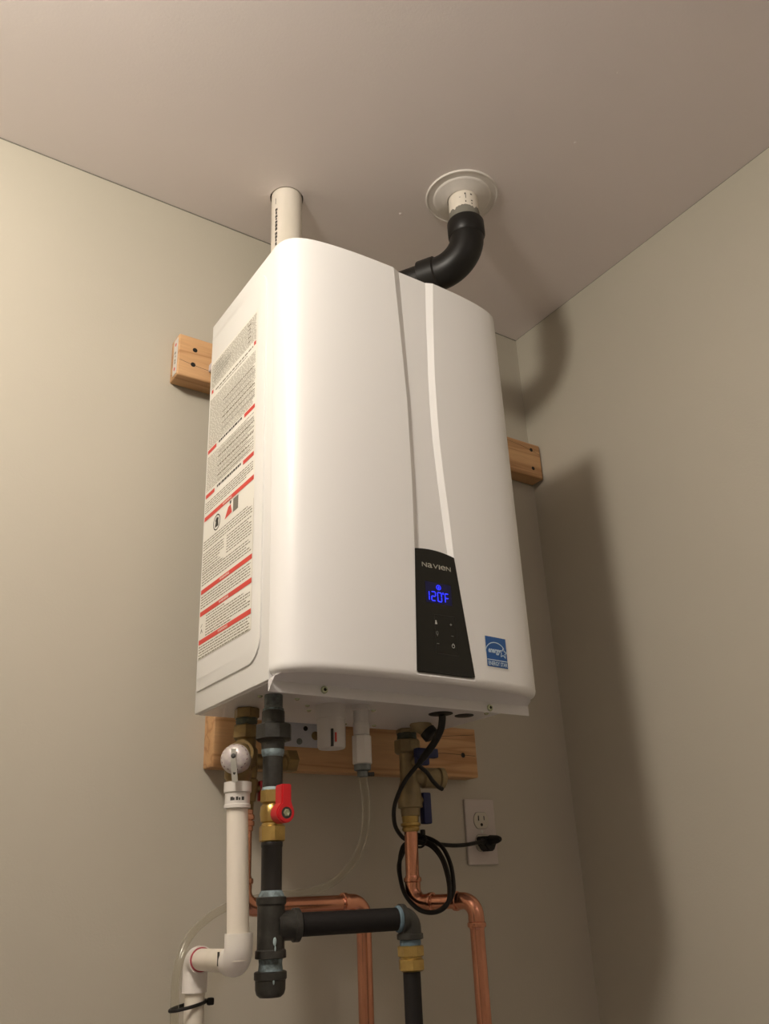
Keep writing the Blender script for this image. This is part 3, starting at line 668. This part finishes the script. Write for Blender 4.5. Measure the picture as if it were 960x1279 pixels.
obj('handle_stem', lathe(B(), (hx, -.179, -.112), (1, 0, 0), [(.010, .005), (.021, .005)], 14), 'brass_old', hv)

# relief valve
rx, ry = -.2290, -.280
rv = thing('relief_valve', 'brass pressure relief valve with round dial cap and steel test lever', 'valve', (rx, ry, -.09))
bm = B(); lathe(bm, (rx, ry, -.0880), -rdir, [(-.012, .0150), (.030, .0150), (.032, .0120)], 28); vert(bm, rx, ry, [(-.0700, .0080), (-.0720, .0120), (-.0780, .0150), (-.1030, .0155), (-.1040, .0170), (-.1120, .0170), (-.1150, .0150), (-.1190, .0150)])
obj('valve_body', bm, 'brass_old', rv)
dn_ = Vector((-.58, -.80, .16)).normalized(); dc = Vector((-.2420, -.2970, -.0905))
cap = obj('dial_cap', lathe(B(), dc - dn_ * .016, dn_, [(0, .0150), (.002, .0178), (.0130, .0184), (.0160, .0176), (.0190, .0150), (.0210, .0105), (.0220, .0045)], 36), 'dial', rv, 'round white cap with faint pink print')
u0, v0 = frame(dn_)
bm = B()
for ring, n_, h_ in ((.0158, 17, .0016), (.0128, 12, .0012)):
    for k in range(n_):
        a = 2 * PI * k / n_; w = .07 if ring > .015 else .10; lift = .0036 if ring > .015 else .0046
        vs = []
        for aa, rr_ in ((a - w, ring - h_ / 2), (a + w, ring - h_ / 2), (a + w, ring + h_ / 2), (a - w, ring + h_ / 2)):
            zoff = lift - (.0012 if rr_ > ring else -.0002); vs.append(bm.verts.new(dc + (u0 * math.cos(aa) + v0 * math.sin(aa)) * rr_ + dn_ * (zoff - .0010)))
        bm.faces.new(vs)
obj('dial_print', bm, 'dial_ink', cap, 'faint ring of print', angle=0)
bm = B(); pz = dc + dn_ * .0070
side_v = Vector((dn_.y, -dn_.x, 0)).normalized()
def strip(a, b, w, th):
    a, b = Vector(a), Vector(b); q = side_v * w / 2; poly_prism(bm, [a - q, a + q, b + q, b - q], dn_ * th)
tip = dc + Vector((.0030, 0, -.0310)) + dn_ * .006
strip(pz + Vector((0, 0, .0085)), pz - Vector((0, 0, .006)), .0062, .0016); strip(pz - Vector((0, 0, .006)), tip, .0072, .0016)
lv = obj('test_lever', bm, 'chrome', rv, 'bent steel test lever', angle=0)
bm = B(); mid = pz.lerp(tip, .62) + dn_ * .0018; vs = [bm.verts.new(mid + side_v * .0018 * math.cos(t) + Vector((0, 0, .0036)) * math.sin(t)) for t in [2 * PI * k / 12 for k in range(12)]]; bm.faces.new(vs)
lathe(bm, pz + dn_ * .0012, dn_, [(0, .0032), (.0012, .0028), (.0018, .0012)], 12); obj('lever_pin', bm, 'ink_black', lv)

# discharge pipe
dp = thing('discharge_pipe', 'white plastic discharge pipe with two elbows stepping back to the wall', 'pipe', (rx, ry, -.12))
bx1, by1 = -.2225, -.280
bm = B(); vert(bm, rx, ry, [(-.1175, .0150), (-.1180, .0172), (-.1300, .0172), (-.1312, .0156), (-.1440, .0156), (-.1450, .0165), (-.1490, .0165), (-.1492, .0140)], 36)
ad = obj('adapter', bm, 'white_plastic', dp, 'white plastic threaded adapter')
bm = B()
for k, w in enumerate((.004, .0022, .003, .002, .0035)):
    a = math.radians(212 + k * 13); h_ = .0042 if k % 2 == 0 else .0032
    vs = [bm.verts.new((rx + .0158 * math.cos(t), ry + .0158 * math.sin(t), z)) for t, z in ((a, -.1405), (a + w / .0156, -.1405), (a + w / .0156, -.1405 + h_), (a, -.1405 + h_))]; bm.faces.new(vs)
obj('adapter_print', bm, 'ink_black', ad, angle=0)
obj('pipe', tube(B(), [(rx, ry, -.147), (bx1, by1, -.318)], .0133, 32), 'pvc', dp)
c1 = Vector((bx1, by1, -.3190)); c2 = Vector((-.1930, -.080, -.3240)); hd2 = (c2 - c1).normalized(); dn = Vector((0, 0, -1)); up = -dn
bm = B(); tube(bm, [c1 + up * .030] + arc(c1, up, hd2, .0165, 10) + [c1 + hd2 * .030], .0166, 32)
obj('elbow', bm, 'pvc_clean', dp)
obj('cut_mark', box(B(), c1 + hd2 * .0305 + Vector((-.0172, -.0006, -.004)), c1 + hd2 * .0312 + Vector((-.0152, .0006, .011))), 'ink_black', dp, angle=0)
obj('pipe', tube(B(), [c1 + hd2 * .02, c2 - hd2 * .015], .0133, 32), 'pvc', dp, 'short horizontal pipe')
obj('primer_ring', lathe(B(), c2 - hd2 * .0318, hd2, [(0, .0134), (.0003, .0150), (.0018, .0150)], 32), 'purple', dp, 'purple primer ring')
bm = B(); tube(bm, [c2 - hd2 * .030] + arc(c2, -hd2, dn, .0165, 10) + [c2 + dn * .0395], .0166, 32)
obj('elbow', bm, 'pvc_clean', dp)
obj('pipe', vert(B(), c2.x + .001, c2.y, [(c2.z - .03, .0133), (ZF, .0133)], 32), 'pvc', dp)
# clear hose
TP = [(-.028, -.257, -.095), (-.0265, -.2565, -.112), (-.0192, -.25, -.1326), (-.0044, -.22, -.1727), (.0032, -.18, -.2056), (.0014, -.13, -.2315), (-.0113, -.08, -.2449), (-.059, -.055, -.2493), (-.1128, -.045, -.2559), (-.1561, -.045, -.271), (-.1940, -.054, -.2980), (-.2130, -.065, -.3380), (-.2175, -.075, -.3797), (-.2165, -.078, -.43), (-.2165, -.078, -.48), (-.2165, -.078, -.56), (-.2165, -.078, -.70), (-.2165, -.078, -.95), (-.2165, -.078, -1.2), (-.2165, -.078, ZF + .002)]
hose = thing('drain_hose', 'clear flexible drain tube curving from the heater down beside the white pipe', 'tube', (-.028, -.257, -.1))
obj('hose', tube(B(), smooth_path(TP, 10), .0058, 20, caps=False), 'clear', hose)
obj('hose_clamp', vert(B(), -.028, -.257, [(-.0935, .0060), (-.0945, .0078), (-.1010, .0078), (-.1020, .0062)], 20), 'galv', hose)
obj('clamp_screw', lathe(B(), (-.0215, -.262, -.0985), (1, -.4, 0), [(0, .003), (.008, .003)], 10), 'iron', hose)
# cable tie around pipe and hose
bm = B(); tp = []
for k in range(40):
    t = 2 * PI * k / 40; x = -.2005 + .0250 * math.cos(t); y = -.0800 + .0150 * math.sin(t); tp.append((x, y, -.3785 + .0040 * math.cos(t)))
tube(bm, tp + [tp[0]], .0023, 8, caps=False)
tie = tag(obj('cable_tie', bm, 'black', loc=(-.2, -.08, -.3785)), 'black cable tie strapping the clear tube to the white pipe', 'cable tie')
obj('tie_head', box(B(), (-.1790, -.0960, -.3795), (-.1700, -.0880, -.3705), .002), 'black', tie)

# ------------------------------------------------------------------ copper pipes
CR = .0107
def press(bm, c, d):      # press-fitting bead
    lathe(bm, c, d, [(-.010, CR + .0004), (-.0095, CR + .0014), (-.004, CR + .0014), (-.003, CR + .0030), (.0, CR + .0034), (.003, CR + .0030), (.0035, CR + .0010), (.006, CR + .0004)], 24)
def elbow(name, parent, c, d0, d1, R=.020):
    c = Vector(c); d0 = Vector(d0).normalized(); d1 = Vector(d1).normalized(); bm = B()
    tube(bm, [c + d0 * (R + .014)] + arc(c, d0, d1, R, 10) + [c + d1 * (R + .014)], CR + .0012, 26)
    press(bm, c + d0 * (R + .012), -d0 if False else d0); press(bm, c + d1 * (R + .012), d1)
    return obj(name, bm, 'copper', parent)
hc = thing('copper_pipe', 'copper pipe running behind the black gas pipe then down, left of the brass nuts', 'pipe', (hx, hy, -.14))
zh = -.2625; cA = Vector((hx, hy, zh)); cB = Vector((.0185, hy, zh - .0005))
bm = B(); tube(bm, [(hx, hy, -.138), (hx, hy, zh + .025)], CR, 24); press(bm, (hx, hy, -.150), (0, 0, -1)); press(bm, (hx, hy, -.158), (0, 0, 1))
obj('pipe', bm, 'copper', hc)
elbow('elbow', hc, cA, (0, 0, 1), (1, 0, 0)); obj('pipe', tube(B(), [cA + Vector((.03, 0, 0)), cB - Vector((.03, 0, 0))], CR, 24), 'copper', hc); elbow('elbow', hc, cB, (-1, 0, 0), (0, 0, -1))
obj('pipe', tube(B(), [cB + Vector((0, 0, -.03)), (cB.x, cB.y, ZF)], CR, 24), 'copper', hc)

cx, cy = .1500, -.118
cv = thing('cold_water_valve', 'bronze isolation valve with blue levers above the right copper pipe', 'valve', (cx, cy, 0))
obj('flange_nut', hexa(B(), (cx, cy, -.0013), (0, 0, -1), .0080, .0178, rot=.1), 'bronze', cv)
obj('sealant_ring', vert(B(), cx, cy, [(-.0080, .0160), (-.0100, .0168), (-.0130, .0160), (-.0160, .0168), (-.0190, .0160), (-.0200, .0150)], 28), 'green_tape', cv)
obj('union_nut', hexa(B(), (cx, cy, -.0190), (0, 0, -1), .0225, .0222, rot=.35, n=8, ch=.002), 'bronze', cv)
bm = B(); vert(bm, cx, cy, [(-.0400, .0150), (-.0420, .0142), (-.0700, .0142), (-.0860, .0145), (-.0900, .0165), (-.0950, .0178), (-.1080, .0192), (-.1150, .0200), (-.1270, .0200), (-.1285, .0160), (-.1400, .0150), (-.1410, .0132)], 32)
lathe(bm, (cx, cy, -.0800), (1, -.12, 0), [(0, .0120), (.022, .0130), (.026, .0165), (.052, .0165), (.054, .0150), (.056, .0172), (.064, .0172), (.0665, .0140)], 28)
lathe(bm, (cx, cy, -.0560), (.5, -.87, 0), [(0, .0100), (.022, .0090)], 20); lathe(bm, (cx, cy, -.1150), (1, 0, 0), [(.01, .0070), (.030, .0065)], 16)
obj('valve_body', bm, 'bronze', cv)
bm = B(); vert(bm, cx - .001, cy, [(-.1390, .0138), (-.1500, .0132), (-.1510, .0160), (-.1545, .0162), (-.1560, .0132), (-.1590, .0145), (-.1620, .0135), (-.1640, .0112)], 28)
obj('press_adapter', bm, 'brass', cv, 'bright brass press adapter')
bm = B(); box(bm, (.1430, -.1560, -.0520), (.1860, -.1440, -.0370), .002); box(bm, (.1430, -.1540, -.0640), (.1690, -.1440, -.0500), .003)
obj('valve_handle', bm, 'blue', cv, 'blue lever turned sideways')
bm = B(); box(bm, (.1720, -.1260, -.1520), (.1880, -.1120, -.1030), .0025); obj('valve_handle', bm, 'blue', cv, 'blue lever hanging down')
cc = thing('copper_pipe', 'copper pipe below the bronze valve stepping right then down, wrapped by the black cord', 'pipe', (cx, cy, -.16))
px_ = .1475; zc2 = -.2675; cA = Vector((px_, cy, zc2)); cB = Vector((.1855, -.222, zc2)); hh = (cB - cA).normalized()
bm = B(); tube(bm, [(cx - .001, cy, -.160), (px_, cy, zc2 + .03)], CR, 24); obj('pipe', bm, 'copper', cc)
elbow('elbow', cc, cA, (0, 0, 1), hh, R=.021); obj('pipe', tube(B(), [cA + hh * .03, cB - hh * .03], CR, 24), 'copper', cc); elbow('elbow', cc, cB, -hh, (0, 0, -1), R=.021)
obj('pipe', tube(B(), [cB + Vector((0, 0, -.03)), (cB.x, cB.y, ZF)], CR, 24), 'copper', cc)

# ------------------------------------------------------------------ outlet, cord
ox, oz = .3892, -.1548
ou = thing('wall_outlet', 'white duplex wall outlet plate right of the copper pipes', 'outlet', (ox, 0, oz))
pl = obj('cover_plate', box(B(), (ox - .035, -.0058, oz - .0572), (ox + .035, 0, oz + .0572), .0022, 3), 'plate', ou)
for zc_ in (oz + .0195, oz - .0195):
    pts = []
    for k in range(36):
        t = 2 * PI * k / 36; x = .0172 * math.cos(t); z = .0172 * math.sin(t); z = max(-.0140, min(.0140, z)); pts.append((ox + x, -.0056, zc_ + z))
    rc = obj('receptacle', poly_prism(B(), pts, (0, -.0016, 0)), 'outlet_face', ou, angle=25)
    gp = [(ox + (p[0] - ox) * 1.05, -.0059, zc_ + (p[2] - zc_) * 1.05) for p in pts]; obj('receptacle_gap', poly_prism(B(), gp, (0, -.0003, 0)), 'grey_print', ou, angle=0)
    bm = B(); box(bm, (ox - .0075, -.0076, zc_ - .0005), (ox - .0055, -.0071, zc_ + .0085)); box(bm, (ox + .0058, -.0076, zc_ + .0005), (ox + .0075, -.0071, zc_ + .0078)); lathe(bm, (ox, -.0071, zc_ - .0075), (0, -1, 0), [(0, .0028), (.0006, .0028)], 12)
    obj('slots', bm, 'dark', rc, angle=0)
obj('screw', lathe(B(), (ox, -.0056, oz), (0, -1, 0), [(0, .0034), (.0008, .0032), (.0012, .0020)], 14), 'chrome', ou)

cord = thing('power_cord', 'black power cord coiled on the copper pipe and plugged into the white outlet', 'cord', (.1232, -.25, 0))
p1 = [(.1262, -.25, -.002), (.1290, -.245, -.0108), (.1320, -.235, -.0238), (.1330, -.215, -.0400)]
obj('cable_sleeve', tube(B(), smooth_path(p1 + [(.1259, -.2, -.0564), (.1190, -.193, -.067)], 8), [.0056] * 36 + [.0048] * 5, 14), 'rubber', cord)
COIL = [(.1747, -.085, -.1737), (.1881, -.1, -.176), (.1891, -.13, -.1901), (.1781, -.165, -.2155), (.1603, -.195, -.2446), (.1474, -.205, -.2696), (.137, -.19, -.2808), (.1295, -.16, -.278), (.1265, -.129, -.2586), (.1368, -.1, -.2328), (.1472, -.085, -.2051), (.1586, -.082, -.182)]
def deeper(pts, k): return [(x + .55 * k, y + .80 * k, z - .02 * k) for x, y, z in pts]
COIL2 = [(.1745, -.087, -.1788), (.1884, -.11, -.1828), (.1886, -.14, -.2027), (.1724, -.175, -.2296), (.1635, -.19, -.2523)] + deeper(COIL[5:11], .005)
COIL3 = [(.173, -.09, -.1703), (.1965, -.1, -.1724), (.2006, -.13, -.1878), (.1916, -.16, -.2132), (.1762, -.185, -.2391), (.1640, -.198, -.2560)] + deeper(COIL[5:11], .0095) + [(.168, -.084, -.1760)]
main = p1 + [(.1259, -.2, -.0564), (.1149, -.19, -.0725), (.1024, -.18, -.0898), (.0964, -.165, -.1099), (.0996, -.145, -.1316), (.1169, -.12, -.1532), (.1407, -.1, -.1673), (.160, -.088, -.1735)] + COIL + COIL2 + COIL3
main += [(.188, -.1, -.1773), (.2122, -.1, -.1811), (.2532, -.09, -.1832), (.2986, -.07, -.181), (.3483, -.045, -.1757), (.3700, -.030, -.1735)]
obj('cable', tube(B(), smooth_path(main, 7), .0034, 12), 'rubber', cord)
obj('cord_tie', tube(B(), smooth_path([(.170, -.078, -.180), (.180, -.100, -.186), (.186, -.108, -.176), (.184, -.098, -.166), (.176, -.082, -.166), (.170, -.078, -.178)], 6), .0018, 8), 'black', cord)
obj('tie_head', box(B(), (.1800, -.106, -.1680), (.1870, -.099, -.1590), .0015), 'black', cord)
cord2 = [(.130, -.205, -.055), (.1265, -.18, -.074), (.1277, -.18, -.0805), (.1419, -.18, -.08), (.1557, -.175, -.0912), (.172, -.168, -.099), (.1815, -.165, -.1025)]
obj('loose_end', tube(B(), smooth_path([(.1180, -.19, -.070), (.1290, -.185, -.0745), (.1419, -.18, -.080), (.1557, -.175, -.0912), (.172, -.168, -.0995), (.1815, -.165, -.1025)], 8), .0034, 12), 'rubber', cord, 'loose strap end')
plz = -.1745
bm = B(); poly_prism(bm, [(ox - .0170, -.0075, plz + .0105), (ox + .0150, -.0075, plz + .0105), (ox + .0165, -.0075, plz + .002), (ox + .0070, -.0075, plz - .0150), (ox - .0060, -.0075, plz - .0150), (ox - .0165, -.0075, plz - .001)], (0, -.022, 0))
bmesh.ops.bevel(bm, geom=bm.edges[:], offset=.002, segments=2, affect='EDGES')
pg = obj('plug', bm, 'black', cord, 'black moulded three pin plug')
obj('plug_grip', lathe(B(), (ox, -.029, plz + .0035), (0, -1, 0), [(0, .0088), (.014, .0074), (.018, .0070), (.026, .0046), (.028, .0030)], 18), 'black', pg)
obj('strain_relief', tube(B(), [(.3640, -.034, -.1742), (.3740, -.026, -.1732)], [.0040, .0055], 12), 'black', pg)
